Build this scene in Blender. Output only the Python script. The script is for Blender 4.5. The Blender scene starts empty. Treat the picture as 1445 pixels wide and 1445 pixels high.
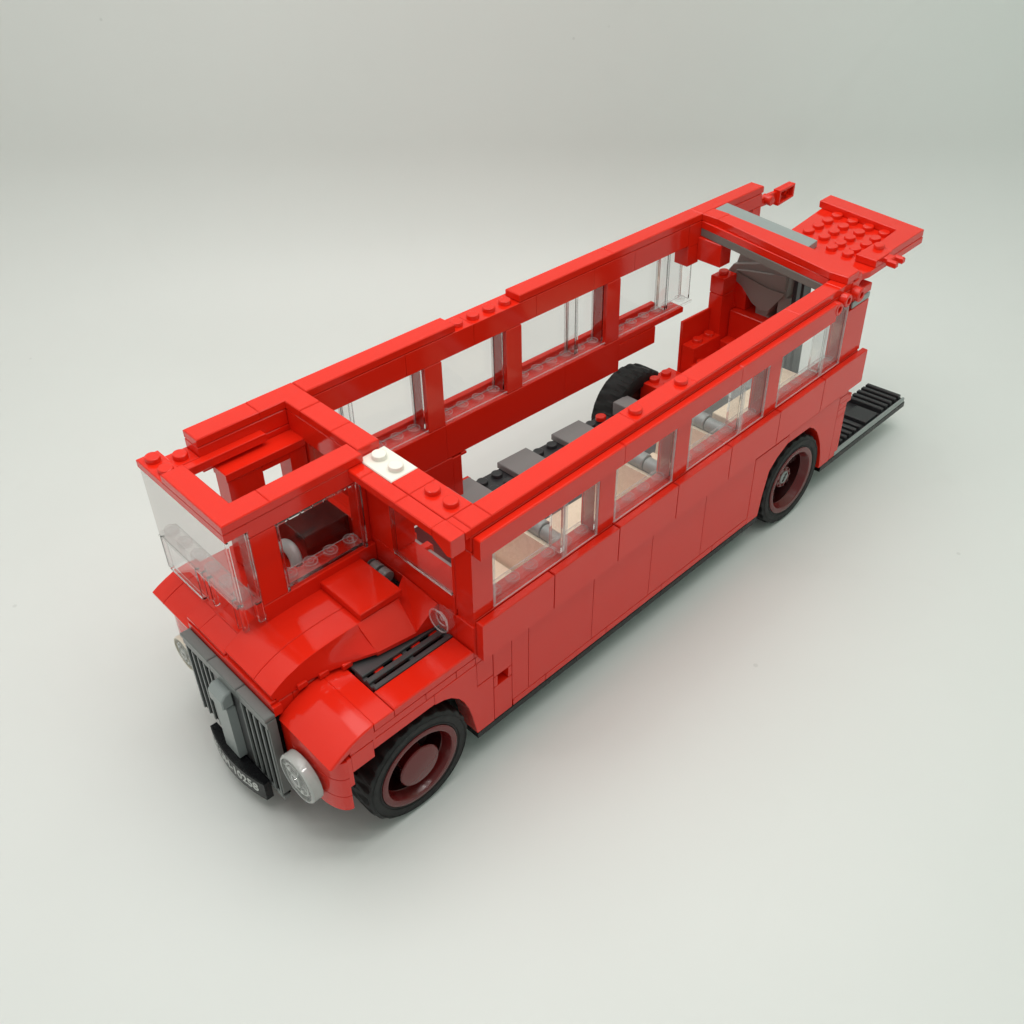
import bpy, bmesh, math, random
from mathutils import Vector, Matrix
random.seed(7)
S = 0.008            # one stud in metres
SC = bpy.context.scene
COL = SC.collection
PI = math.pi

# ------------------------------------------------------------------ slight real flex of the assembled toy
WA, WB, WC = -0.06355, 0.00935, 0.0140
def warp(p):
    x, y, z = p
    k = max(0.0, min(1.0, z / 6.0))
    return Vector((x * (1 - .0033 * (y + 1)),
                   y + WA * x * (y + 1) / 10 + WB * x * (z - 6) / 6,
                   z + WC * x * (y + 1) / 10 * k)) * S

# ------------------------------------------------------------------ materials
def newmat(name):
    m = bpy.data.materials.new(name); m.use_nodes = True
    return m, m.node_tree, m.node_tree.nodes['Principled BSDF']

def plastic(name, col, rough=.2, spec=.5, bump=.02, scratch=.008, scale=350.0, coat=0.0):
    m, nt, b = newmat(name)
    b.inputs['Base Color'].default_value = (*col, 1)
    b.inputs['Specular IOR Level'].default_value = spec
    b.inputs['Coat Weight'].default_value = coat
    b.inputs['Coat Roughness'].default_value = .08
    tc = nt.nodes.new('ShaderNodeTexCoord')
    n1 = nt.nodes.new('ShaderNodeTexNoise'); n1.inputs['Scale'].default_value = scale; n1.inputs['Detail'].default_value = 6
    nt.links.new(tc.outputs['Object'], n1.inputs['Vector'])
    mr = nt.nodes.new('ShaderNodeMapRange')
    mr.inputs['From Min'].default_value = .35; mr.inputs['From Max'].default_value = .75
    mr.inputs['To Min'].default_value = rough * .92; mr.inputs['To Max'].default_value = rough * 1.12
    nt.links.new(n1.outputs['Fac'], mr.inputs['Value']); nt.links.new(mr.outputs['Result'], b.inputs['Roughness'])
    # slow waviness of moulded plastic
    n2 = nt.nodes.new('ShaderNodeTexNoise'); n2.inputs['Scale'].default_value = 90; n2.inputs['Detail'].default_value = 1
    nt.links.new(tc.outputs['Object'], n2.inputs['Vector'])
    bp = nt.nodes.new('ShaderNodeBump'); bp.inputs['Strength'].default_value = bump; bp.inputs['Distance'].default_value = .0006
    nt.links.new(n2.outputs['Fac'], bp.inputs['Height'])
    bp2 = nt.nodes.new('ShaderNodeBump'); bp2.inputs['Strength'].default_value = scratch; bp2.inputs['Distance'].default_value = .00005
    n3 = nt.nodes.new('ShaderNodeTexNoise'); n3.inputs['Scale'].default_value = 2500; n3.inputs['Detail'].default_value = 3
    nt.links.new(tc.outputs['Object'], n3.inputs['Vector']); nt.links.new(n3.outputs['Fac'], bp2.inputs['Height'])
    nt.links.new(bp.outputs['Normal'], bp2.inputs['Normal'])
    nt.links.new(bp2.outputs['Normal'], b.inputs['Normal'])
    # tiny batch colour variation
    hs = nt.nodes.new('ShaderNodeMixRGB'); hs.blend_type = 'MULTIPLY'; hs.inputs['Fac'].default_value = .06
    hs.inputs['Color1'].default_value = (*col, 1)
    n4 = nt.nodes.new('ShaderNodeTexNoise'); n4.inputs['Scale'].default_value = 25; n4.inputs['Detail'].default_value = 3
    nt.links.new(tc.outputs['Object'], n4.inputs['Vector']); nt.links.new(n4.outputs['Fac'], hs.inputs['Color2'])
    sc = nt.nodes.new('ShaderNodeMixRGB'); sc.blend_type = 'MULTIPLY'; sc.inputs['Fac'].default_value = 1
    sc.inputs['Color2'].default_value = (1.03, 1.03, 1.03, 1)
    nt.links.new(hs.outputs['Color'], sc.inputs['Color1']); nt.links.new(sc.outputs['Color'], b.inputs['Base Color'])
    return m

M = {}
M['red'] = plastic('red_plastic', (.74, .019, .007), .11, .42)
M['white'] = plastic('white_plastic', (.82, .78, .70), .2)
M['black'] = plastic('black_plastic', (.006, .006, .007), .28, .25)
M['dgrey'] = plastic('dark_grey_plastic', (.035, .034, .037), .3, .4)
M['mgrey'] = plastic('mid_grey_plastic', (.23, .215, .215), .22)
M['bgrey'] = plastic('beam_grey_plastic', (.17, .16, .145), .35)
M['agrey'] = plastic('arch_grey_plastic', (.27, .255, .24), .4)
M['fgrey'] = plastic('frame_grey_plastic', (.15, .155, .15), .3)
M['vgrey'] = plastic('vent_grey_plastic', (.06, .058, .06), .3)
M['slat'] = plastic('slat_grey_plastic', (.19, .2, .195), .3)
M['lgrey'] = plastic('light_grey_plastic', (.27, .295, .29), .3)
M['tan'] = plastic('tan_plastic', (.86, .74, .56), .28)
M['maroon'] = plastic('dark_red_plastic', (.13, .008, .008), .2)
M['maroon_shade'] = plastic('dark_red_recess_shade', (.035, .003, .003), .3)  # same red as the rim, with the bowl's shade put into the colour
M['brown'] = plastic('dark_seat_plastic', (.018, .010, .009), .2)
M['rubber'] = plastic('tyre_rubber', (.012, .012, .012), .6, .35, .01, .04)
M['void'] = plastic('gap_shade_black', (.003, .003, .003), .85, .1)  # near-black colour stands in for shade in the deep grille gaps
M['print'] = plastic('white_print', (.6, .6, .58), .4)
M['milky'] = plastic('milky_lamp_plastic', (.72, .66, .55), .3)

def clear_sheet(name, tint=(.955, .955, .955), ior=1.5, rough=.01):
    m = bpy.data.materials.new(name); m.use_nodes = True; nt = m.node_tree; nt.nodes.clear()
    o = nt.nodes.new('ShaderNodeOutputMaterial'); mx = nt.nodes.new('ShaderNodeMixShader')
    t = nt.nodes.new('ShaderNodeBsdfTransparent'); t.inputs['Color'].default_value = (*tint, 1)
    g = nt.nodes.new('ShaderNodeBsdfGlossy'); g.inputs['Roughness'].default_value = rough
    lw = nt.nodes.new('ShaderNodeLayerWeight'); lw.inputs['Blend'].default_value = .5
    pw = nt.nodes.new('ShaderNodeMath'); pw.operation = 'POWER'; pw.inputs[1].default_value = 4.5
    f = nt.nodes.new('ShaderNodeMath'); f.operation = 'MULTIPLY_ADD'; f.inputs[1].default_value = .8; f.inputs[2].default_value = .035
    nt.links.new(lw.outputs['Facing'], pw.inputs[0]); nt.links.new(pw.outputs[0], f.inputs[0])
    nt.links.new(f.outputs[0], mx.inputs[0]); nt.links.new(t.outputs[0], mx.inputs[1]); nt.links.new(g.outputs[0], mx.inputs[2])
    nt.links.new(mx.outputs[0], o.inputs[0])
    return m
M['clear'] = clear_sheet('clear_window_plastic')
M['wclear'] = clear_sheet('windscreen_reflection_tint', (.90, .885, .88))  # grey tint stands in for a reflection on the windscreen
def glass(name, col=(.97, .97, .97), rough=.02, ior=1.5):
    m, nt, b = newmat(name)
    b.inputs['Base Color'].default_value = (*col, 1); b.inputs['Transmission Weight'].default_value = 1
    b.inputs['Roughness'].default_value = rough; b.inputs['IOR'].default_value = ior
    return m
def clear_edge(name, fac, col=(.9, .88, .88)):
    m, nt, b = newmat(name)
    b.inputs['Base Color'].default_value = (*col, 1); b.inputs['Roughness'].default_value = .12
    o = nt.nodes['Material Output']; mx = nt.nodes.new('ShaderNodeMixShader'); mx.inputs[0].default_value = fac
    t = nt.nodes.new('ShaderNodeBsdfTransparent'); t.inputs['Color'].default_value = (.96, .96, .96, 1)
    nt.links.new(t.outputs[0], mx.inputs[1]); nt.links.new(b.outputs[0], mx.inputs[2]); nt.links.new(mx.outputs[0], o.inputs['Surface'])
    return m
M['ledge'] = clear_edge('clear_ledge_plastic', .035)
M['edge'] = clear_edge('clear_edge_glint', .24)  # white mixed in paints the bright glint lines of moulded edges
M['ledge2'] = clear_edge('lamp_plastic', .035)
M['wledge'] = clear_edge('windscreen_ledge_glare', .13)  # extra white paints milky glare onto the ledge
M['glass'] = glass('clear_moulded_plastic')
M['lens'] = clear_sheet('lamp_lens_plastic', (.93, .93, .93), 1.5, .03)

# ------------------------------------------------------------------ mesh builder
class MB:
    def __init__(s): s.v = []; s.f = []; s.sm = []
    def add(s, verts, faces, smooth=False):
        o = len(s.v); s.v += [tuple(p) for p in verts]
        s.f += [tuple(i + o for i in f) for f in faces]; s.sm += [smooth] * len(faces)
    def box(s, x0, x1, y0, y1, z0, z1, b=.035, g=.008):
        x0 += g; y0 += g; z0 += g; x1 -= g; y1 -= g; z1 -= g
        b = min(b, (x1 - x0) * .3, (y1 - y0) * .3, (z1 - z0) * .3)
        s.hexa([(x0, y0), (x1, y0), (x1, y1), (x0, y1)], z0, z1, b)
        return s
    def hexa(s, q, z0, z1, b=.035):
        s.poly([(p[0], p[1]) for p in q], z0, z1, 'z', b)
    def poly(s, pts, a0, a1, ax='z', b=.03, smooth=False):
        """convex or concave outline pts in the plane across ax, extruded a0..a1 with small chamfers"""
        n = len(pts)
        area = sum(pts[i][0] * pts[(i + 1) % n][1] - pts[(i + 1) % n][0] * pts[i][1] for i in range(n))
        if area < 0: pts = pts[::-1]
        def inset(d):
            out = []
            for i in range(n):
                p, c, q = Vector(pts[i - 1]), Vector(pts[i]), Vector(pts[(i + 1) % n])
                e1 = (c - p).normalized(); e2 = (q - c).normalized()
                n1 = Vector((-e1.y, e1.x)); n2 = Vector((-e2.y, e2.x))
                k = 1 + n1.dot(n2)
                out.append(c + (n1 + n2) * (d / max(k, .3)))
            return out
        ins = inset(b) if b > 0 else [Vector(p) for p in pts]
        def P(p, a):
            if ax == 'z': return (p[0], p[1], a)
            if ax == 'y': return (p[0], a, p[1])
            return (a, p[0], p[1])
        V = []; smooth = smooth or n > 9
        if b > 0:
            rings = [(ins, a0), (pts, a0 + b), (pts, a1 - b), (ins, a1)]
        else: rings = [(pts, a0), (pts, a1)]
        for r, a in rings: V += [P(p, a) for p in r]
        F = []
        flip = (ax == 'y')
        for k in range(len(rings) - 1):
            for i in range(n):
                j = (i + 1) % n
                f = (k * n + i, k * n + j, (k + 1) * n + j, (k + 1) * n + i)
                F.append(f[::-1] if flip else f)
        bot = tuple(range(n))[::-1]; top = tuple(range((len(rings) - 1) * n, len(rings) * n))
        if flip: bot, top = bot[::-1], top[::-1]
        s.add(V, F, smooth); s.add(V, [bot, top], False)
        # merged later by remove doubles
        return s
    def lathe(s, c, ax, prof, n=32, smooth=True, mod=None, caps=True):
        """prof: list of (radius, axial offset); c centre; axis 'x','y','z'"""
        V = []; F = []
        for k, (r, a) in enumerate(prof):
            for i in range(n):
                t = 2 * PI * i / n
                rr = r + (mod(k, i) if mod else 0)
                u, w = rr * math.cos(t), rr * math.sin(t)
                if ax == 'z': V.append((c[0] + u, c[1] + w, c[2] + a))
                elif ax == 'y': V.append((c[0] + u, c[1] + a, c[2] - w))
                else: V.append((c[0] + a, c[1] + u, c[2] + w))
        for k in range(len(prof) - 1):
            for i in range(n):
                j = (i + 1) % n
                F.append((k * n + i, k * n + j, (k + 1) * n + j, (k + 1) * n + i))
        s.add(V, F, smooth)
        if caps:
            s.add(V, [tuple(range(n))[::-1], tuple(range((len(prof) - 1) * n, len(prof) * n))], False)
        return s
    def cyl(s, c, ax, r, a0, a1, n=24, b=.03):
        s.lathe(c, ax, [(r - b, a0), (r, a0 + b), (r, a1 - b), (r - b, a1)], n)
        return s
    def stud(s, x, y, z, r=.3, h=.2):
        s.lathe((x, y, z), 'z', [(r, -.02), (r, h - .035), (r - .012, h - .012), (r - .04, h)], 28)
        return s
    def build(s, name, mat, parent=None, bend=None):
        me = bpy.data.meshes.new(name)
        bm = bmesh.new()
        vs = [bm.verts.new(warp(p)) for p in s.v]
        for f, sm in zip(s.f, s.sm):
            try:
                fc = bm.faces.new([vs[i] for i in f]); fc.smooth = sm
            except ValueError: pass
        bmesh.ops.remove_doubles(bm, verts=bm.verts, dist=2e-7)
        loose = [v for v in bm.verts if not v.link_faces]
        bmesh.ops.delete(bm, geom=loose, context='VERTS')
        bmesh.ops.recalc_face_normals(bm, faces=bm.faces)
        for e in bm.edges:
            if len(e.link_faces) == 2 and e.calc_face_angle(0) > math.radians(40): e.smooth = False
        bm.to_mesh(me); bm.free()
        me.materials.append(M[mat])
        o = bpy.data.objects.new(name, me); COL.objects.link(o)
        if parent: o.parent = parent
        return o

def part(name, mat, parent, *boxes, studs=()):
    m = MB()
    for b in boxes: m.box(*b)
    for s_ in studs: m.stud(*s_)
    return m.build(name, mat, parent)

bus = bpy.data.objects.new('toy_bus', None); COL.objects.link(bus)
bus['label'] = 'red brick-built toy bus without its roof, open top showing tan seats'
bus['category'] = 'toy bus'

T = 13.13            # top of the near rail
# =================================================================== chassis
part('chassis', 'black', bus,
     (-.07, 6, -1, .2, 1.47, 1.87), (6, 12, -1, .2, 1.47, 1.87), (12, 19.9, -1, .2, 1.47, 1.87),
     (25.95, 30, -1.0, .2, 1.47, 1.87), (30, 35.25, -1.0, .2, 1.47, 1.87),
     (-.07, 19.9, .2, 10.6, 1.5, 1.87), (25.95, 35.2, .2, 1.2, 1.5, 1.85), (-6.2, -.07, 1.6, 7.6, 2.0, 3.0),
     (19.9, 25.95, 2.2, 8.4, 1.5, 2.6))
fl = MB()
fl.box(-.05, 8, .1, 9.7, 1.88, 3.58); fl.box(8, 20, .1, 10.62, 1.88, 3.6); fl.box(20, 27.4, 2.3, 9.5, 2.62, 3.6)
for i in range(8, 20):
    for y in (8.2, 9.2, 10.15):
        if not (8 <= i < 10 or 12 <= i < 14 or 16 <= i < 18) and i != 19: fl.stud(i + .5, y, 3.6)
fl.build('floor', 'dgrey', bus)
for x0, x1, y0, z1 in ((8.02, 10.08, 8.7, 4), (12.0, 14.08, 8.7, 4), (15.95, 18.07, 8.7, 4)):
    part('floor_tile', 'mgrey', bus, (x0, x1, y0, 10.68, 3.6, z1))
part('floor_tile', 'mgrey', bus, (20.2, 21.3, 8.9, 10.1, 3.6, 4.45))
part('floor_edge', 'red', bus, (8.6, 10.2, 10.68, 10.95, 3.45, 3.9), )
part('floor_stud', 'red', bus, studs=((19.25, 10.1, 3.75, .3, .22),))

# =================================================================== near side wall
def wall_piece(m, x0, x1, z0, z1, y0=-1, y1=0): m.box(x0, x1, y0, y1, z0, z1, .02, .016)
m = MB()
# lower skirt: bottom plates, tall panels
for a, b in ((2, 4), (4, 8), (8, 12), (12, 16), (16, 19.85)): wall_piece(m, a, b, 1.87, 2.27)
for a, b in ((2.93, 6.96), (6.96, 10.96), (10.96, 14.95), (14.95, 18.95)): wall_piece(m, a, b, 2.27, 6.5)
wall_piece(m, 1.95, 2.93, 2.27, 6.5)
# piece with the square socket
wall_piece(m, .9, 1.95, 1.87, 3.92); wall_piece(m, .9, 1.95, 4.52, 6.5)
wall_piece(m, .9, 1.14, 3.92, 4.52); wall_piece(m, 1.72, 1.95, 3.92, 4.52); wall_piece(m, 1.14, 1.72, 3.92, 4.52, -.55, 0)
# front arch bricks
arch = lambda pts, y0=-1, y1=0, b=.02: m.poly(pts, y0, y1, 'y', b)
fr = [(-2.2, 5.53), (-1.75, 5.42), (-1.4, 5.24), (-1.0, 4.86), (-.72, 4.4), (-.5, 3.85), (-.33, 3.2), (-.2, 2.5), (-.08, 1.88)]
arch([(-2.2, 6.1)] + fr + [(.89, 1.88), (.89, 4.75), (.0, 4.75), (.0, 6.1)])
wall_piece(m, 0, .89, 4.76, 6.1); wall_piece(m, -.04, 1.0, 6.1, 6.5)
wall_piece(m, -1.05, -.04, 6.1, 6.5); wall_piece(m, -2.6, -1.05, 6.1, 6.5); wall_piece(m, -5.18, -2.6, 6.1, 6.5)
wall_piece(m, -5.18, -2.2, 5.54, 6.1)
# rear arch
ra = [(19.93, 1.88), (20.1, 3.1), (20.42, 4.5), (21.0, 5.06), (21.87, 5.5), (23.9, 5.48), (24.4, 5.18), (24.8, 4.78), (25.1, 4.3), (25.4, 3.7), (25.62, 3.0), (25.75, 2.2), (25.77, 1.88)]
arch([(18.96, 1.88), (19.93, 1.88)] + ra[1:5] + [(21.87, 5.98), (18.96, 5.98)])
wall_piece(m, 18.96, 21.87, 6.0, 6.5); wall_piece(m, 21.88, 27.6, 6.1, 6.5)
arch([(21.88, 6.08), (21.88, 5.5), (23.9, 5.48), (24.4, 5.18), (24.8, 4.78), (25.1, 4.3), (25.4, 3.7), (25.62, 3.0), (25.75, 2.2), (25.77, 1.88), (26.75, 1.88), (26.75, 6.08)])
wall_piece(m, 26.77, 27.62, 1.88, 4.7); wall_piece(m, 26.77, 27.6, 5.9, 6.1)
for z in (4.71, 5.11, 5.51): m.box(26.78, 27.62, -1, 0, z, z + .39, .01, .005)
wall_piece(m, 27.62, 28.05, 5.25, 5.75)
# wall behind the belt tiles, pillars, lintel
wall_piece(m, 0, 8, 6.5, 8.5); wall_piece(m, 8, 16, 6.5, 8.5); wall_piece(m, 16, 25.5, 6.5, 8.5); wall_piece(m, 25.5, 27.75, 6.5, 8.5)
for a, b in ((-.06, 1), (7, 8), (12, 13), (19, 20)): wall_piece(m, a, b, 8.5, 12.0)
wall_piece(m, 25.8, 27.82, 8.5, 11.42); wall_piece(m, 27.0, 27.82, 8.5, 12.28, -.85, 0)
for a, b in ((-.06, 4), (4, 12), (12, 20), (20, 26)): wall_piece(m, a, b, 12.0, 12.73)
side = m.build('side_wall', 'red', bus)
part('wall_insert', 'lgrey', side, (26.1, 27.8, -1.0, -.9, 11.44, 11.8))
part('wall_cap', 'red', side, (26.1, 27.82, -1.0, .1, 11.82, 12.3))
for i in range(7):
    part('belt_tile', 'red', side, (4 * i + .02, 4 * i + 4 if i < 6 else 28.15, -1.4, -1, 6.5, 8.5, .04, .018))
for a, b in ((0.03, 8), (8, 16), (16, 23.9)):
    part('band_tile', 'red', side, (a, b, -1.4, -1, 11.73, 12.72, .04, .014))
for x, z in ((24.05, 12.35), (24.85, 12.5)):
    q = MB(); q.lathe((x, -1, z), 'y', [(.0, -.12), (.17, -.12), (.17, -.42), (.3, -.42), (.33, -.38), (.33, .0), (.3, .02)], 24, caps=False)
    q.build('hinge_pin', 'red', side)
q = MB(); q.lathe((25.95, -1, 12.42), 'y', [(.0, -.12), (.17, -.12), (.17, -.5), (.32, -.5), (.36, -.46), (.36, .3), (.33, .34)], 24, caps=False)
q.box(25.6, 26.3, -1.05, -.3, 12.3, 13.05); q.lathe((26.3, -.6, 13.0), 'y', [(0, -.38), (.3, -.38), (.34, -.34), (.34, .34), (.3, .38), (0, .38)], 24, caps=False)
q.build('hinge_pin', 'red', side)

# =================================================================== windows
def window(x0, x1, z0, z1, y_out, y_in, parent, splits=(), red_studs=True):
    """clear panels: thin outer sheet, floor ledge, side supports"""
    w = MB(); s = 1 if y_in > y_out else -1
    t = .14 * s
    edges = [x0] + list(splits) + [x1]
    lo = lambda a, b: (min(a, b), max(a, b))
    for a, b in zip(edges[:-1], edges[1:]):
        w.box(a + .02, b - .02, *lo(y_out + .03 * s, y_out + t), z0 + .2, z1 - .01, .02, 0)
    pane = w.build('window_pane', 'clear', parent)
    f = MB(); l = MB(); gl = MB()
    for a, b in zip(edges[:-1], edges[1:]):
        l.box(a + .02, b - .02, *lo(y_out + .03 * s, y_in), z0, z0 + .19, .03, 0)
        f.box(a + .02, b - .02, *lo(y_out + .0 * s, y_out + .06 * s), z0 + .02, z0 + .07, .01, 0)
        f.box(a + .02, b - .02, *lo(y_in - .05 * s, y_in), z0 + .15, z0 + .2, .01, 0)
        for e in (a + .02, b - .12):
            gl = MB(); gl.box(e, e + .1, *lo(y_out + t + .02 * s, y_out + .78 * s), z0 + .2, z1 - .01, .02, 0); gl.build('side_support', 'glass', pane)
            f.box(e, e + .09, *lo(y_out + .0 * s, y_out + .07 * s), z0 + .05, z1, .01, 0)
        f.box(a + .04, b - .04, *lo(y_out + .05 * s, y_out + .15 * s), z1 - .06, z1 - .005, .01, 0)
    f.build('pane_frame', 'edge', pane)
    n = int(round(x1 - x0)); yc = (y_out + y_in) / 2
    for k in range(n):
        xc = x0 + (k + .5) * (x1 - x0) / n
        l.lathe((xc, yc, z0 + .2), 'z', [(.3, -.01), (.3, .12), (.27, .14), (.2, .14), (.18, .1)], 20)
    l.build('ledge', 'ledge', pane)
    r = MB()
    for k in range(n):
        xc = x0 + (k + .5) * (x1 - x0) / n
        r.lathe((xc, yc, z0 + .2), 'z', [(.3, .12), (.3, .145), (.275, .145), (.275, .12)], 20, caps=False)
        r.lathe((xc, yc, z0 + .2), 'z', [(.13, .1), (.13, .13), (.11, .13), (.11, .1)], 14, caps=False)
    r.build('ledge_studs', 'edge', pane)
    return pane
for a, b, sp in ((1, 7, (5,)), (8, 12, ()), (13, 19, (17,)), (20, 25.8, (24,))):
    window(a, b, 8.5, 12.0, -1, 0, side, sp)

# =================================================================== top rails and cross beams
m = MB()
m.box(1.02, 9.06, -1, 0, 12.73, T, .035, .006)
m.box(9.06, 13.06, -1, 0, 12.73, T, .03, .006); m.stud(9.56, -.5, T); m.stud(12.56, -.5, T)
m.box(13.06, 21.0, -1, 0, 12.73, T, .03, .006); m.box(21.0, 24.6, -1, 0, 12.73, T, .03, .006)
m.poly([(24.6, -1), (25.7, -1), (26.2, -.8), (26.4, -.5), (26.2, -.2), (25.7, 0), (24.59, 0)], 12.74, T, 'z', .03)
m.box(.02, 1.02, -1, 0, 12.73, T, .035, .006); m.box(-.28, .02, -1, 0, 12.73, T - .03, .02, .004)
m.build('near_rail', 'red', bus)

m = MB()
FI, FO = 9.71, 10.71
for a, b in ((-4.3, -1.42), (.83, 8.9), (12.9, 19.4), (19.4, 26.3)): m.box(a, b, FI, FO, T, T + .4, .04, .006)
m.poly([(-1.42, FI), (-.22, FI), (-.22, 8.73), (.81, 8.73), (.81, FO), (-1.42, FO)], T + .006, T + .394, 'z', .035)
for i in range(4): m.stud(9.4 + i, 10.21, T)
m.box(-.2, 8, FO, FO + .4, 12.1, 13.05, .03, .006); m.box(8, 16, FO, FO + .4, 12.1, 13.05, .03, .006); m.box(16, 24, FO, FO + .4, 12.1, 13.05, .03, .006)
m.build('far_rail', 'red', bus)

m = MB()                                  # cross beam behind the cab
for a, b in ((6.7, 8.7), (5.0, 6.7)): m.box(-.22, .81, a, b, T, T + .4, .035, .006)
m.box(-.22, .81, 5.0, FI, 12.0, T, .03, .006)
for a, b in ((4, 5), (2, 4), (0, 2)): m.box(-.98, -.29, a, b, 12.73, T, .04, .006)
m.poly([(-1, 12.73), (-1, 12.35), (-.75, 12.28), (0, 12.73), (0, T), (-1, T)], -.975, -.295, 'x', .03)
m.box(-.28, 1.02, 2, 3, 12.73, T, .03, .006); m.box(-.28, 1.02, 0, 2, 12.73, T, .03, .006)
m.stud(.42, .5, T); m.stud(.42, 1.5, T)
m.box(-.1, 1.0, 0, 5, 12.0, 12.73, .03, .006)
beam = m.build('cross_beam', 'red', bus)
w = part('white_plate', 'white', beam, (-.28, 1.02, 3, 5, 12.73, T, .035, .006), studs=((.38, 3.52, T), (.38, 4.5, T)))

# =================================================================== body front wall with window, lamp
m = MB()
m.box(-.1, .95, -1, 0, 6.5, 8.2, .03, .006)
m.box(-.1, .95, 0, 5, 3, 8.2, .03, .006); m.box(-.1, .95, 0, 5, 8.2, 9.2, .03, .006)
m.box(-.1, .95, 3.45, 4.95, 9.2, 12, .03, .006); m.box(-.1, .95, -.06, .08, 9.2, 12, .02, .006)
fw = m.build('front_wall', 'red', bus)
g = MB(); g.box(-.12, -.02, .08, 3.45, 9.22, 12, .02, 0); g.box(-.12, -.02, .08, 3.45, 9.2, 9.3, .02, 0)
pane = g.build('window_pane', 'clear', fw)
q = MB(); q.box(-.16, -.02, .08, 3.45, 9.2, 9.32, .03, 0); q.box(-.16, -.02, 3.38, 3.48, 9.32, 12, .03, 0)
q.build('pane_frame', 'glass', pane)
q = MB(); q.lathe((-.1, .24, 8.2), 'x', [(.15, 0.0), (.22, -.25), (.5, -.28), (.55, -.34), (.55, -.66), (.5, -.7), (.36, -.66), (.3, -.5), (0.01, -.48)][::-1], 32)
sl = q.build('side_lamp', 'ledge2', fw)
q = MB()
for rr, xx in ((.54, -.78), (.34, -.62), (.12, -.6)): q.lathe((xx, .24, 8.2), 'x', [(rr, 0), (rr, .04), (rr - .05, .04), (rr - .05, 0)], 32, caps=False)
q.build('lamp_rim', 'edge', sl)
q = MB(); q.cyl((1.5, 0, 8.2), 'y', .2, .2, 4.95, 20)
rod = q.build('handrail', 'lgrey', bus)
part('floor_tile', 'lgrey', bus, (1.0, 3.5, .2, 8.6, 3.6, 4.0))
part('rail_clip', 'red', rod, (1.22, 1.8, 3.4, 3.78, 7.9, 8.55)); part('rail_clip', 'red', rod, (1.22, 1.8, 4.45, 4.8, 7.9, 8.55))

# =================================================================== far side wall
m = MB()
def fw_(a, b, z0, z1, y0=FI, y1=FO): m.box(a, b, y0, y1, z0, z1, .03, .006)
for a, b in ((-.2, 6), (6, 10), (10, 14), (14, 18), (18, 21), (21, 25.3)): m.box(a, b, FI, FO, 12.0, T, .02, .01)
for a, b in ((0, 1), (7, 8), (12, 13), (19, 20)): fw_(a, b, 8.5, 12.0)
fw_(0, 8, 6.5, 8.5); fw_(8, 16, 6.52, 8.5); fw_(16, 20.1, 6.52, 8.5); fw_(20.1, 23.0, 7.1, 8.15); fw_(20.1, 25.3, 8.15, 8.5)
fw_(0, 8.3, 3.6, 6.5); fw_(8.3, 8.85, 3.6, 6.42); fw_(8.85, 9.2, 6.3, 6.5)
fw_(8, 24, 7.2, 8.9, FO, FO + .35)
fw_(0, 8, 8.1, 8.9, FO, FO + .35)

fw_(25.35, 26.25, 10.8, 11.9, 9.72, 10.7)
fside = m.build('far_wall', 'red', bus)
for a, b, sp in ((1, 7, (3, )), (8, 12, ()), (13, 19, (17,)), (20, 26, (24,))):
    window(a, b, 8.5, 12.0, FO, FI, fside, sp)

# =================================================================== rear beam, ledge plate, clips
m = MB()
m.box(26.3, 27.3, 8.56, FI, T, T + .4, .035, .006)
m.poly([(26.3, 8.55), (24.98, .1), (25.08, -1.02), (26.1, -1.02), (26.42, 0), (26.7, 2.68), (27.24, 8.55)], T + .006, T + .394, 'z', .03)
m.poly([(26.3, FI), (25.02, .1), (26.1, -.3), (26.42, 0), (27.3, FI)], 12.73, T, 'z', .02)
m.box(26.3, 31.7, FI, FO, T, T + .4, .04, .006); m.box(26.3, 31.6, FI, FO, 12.4, T, .03, .006); m.box(26.3, 27.4, FI, FO, 11.9, 12.4, .02, .004)
m.box(30.9, 31.6, FI, FO, 10.9, 12.4, .03, .006)
m.box(26.1, 27.0, 8.0, FI, 11.0, 12.28, .03, .006); m.box(25.31, 26.29, FI, FO, 11.9, T, .02, .004)
rb = m.build('rear_beam', 'red', bus)
q = MB(); q.poly([(26.32, FI), (25.0, .3), (26.1, .1), (27.3, FI)], 12.3, 12.72, 'z', .02); q.build('beam_plate', 'bgrey', rb)
q = MB(); q.poly([(27.36, 9.68), (26.72, 2.68), (27.68, 2.78), (28.42, 9.72)], T + .0, T + .37, 'z', .02)
q.build('step_tile', 'lgrey', rb)
q = MB()
q.poly([(31.6, FI + .15), (32.3, FI + .1), (32.3, FI + .45), (31.6, FI + .5)], 12.25, 12.75, 'z', .03)
q.lathe((32.3, FI + .1, 12.55), 'y', [(.0, -.35), (.24, -.35), (.28, -.3), (.28, .3), (.24, .35), (0, .35)], 20, caps=False)
q.poly([(32.3, 9.75), (33.0, 9.7), (33.0, 9.95), (32.3, 10.0)], 12.4, 12.85, 'z', .02)
q.poly([(32.9, 12.1), (34.35, 12.25), (34.4, 13.0), (32.95, 12.95)], 9.72, 9.95, 'y', .02)
for a in ([(32.9, 12.1), (34.35, 12.25), (34.36, 12.37), (32.9, 12.22)], [(32.95, 12.83), (34.39, 12.88), (34.4, 13.0), (32.95, 12.95)], [(32.92, 12.23), (33.05, 12.24), (33.07, 12.83), (32.95, 12.82)], [(34.22, 12.37), (34.36, 12.38), (34.39, 12.87), (34.25, 12.87)]):
    q.poly(a, 9.42, 9.73, 'y', .02)
q.lathe((33.65, 9.72, 12.58), 'y', [(.16, -.28), (.16, 0.0), (.1, 0), (.1, -.28)], 16, caps=False)
q.build('hinge_clip', 'red', rb)

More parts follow.
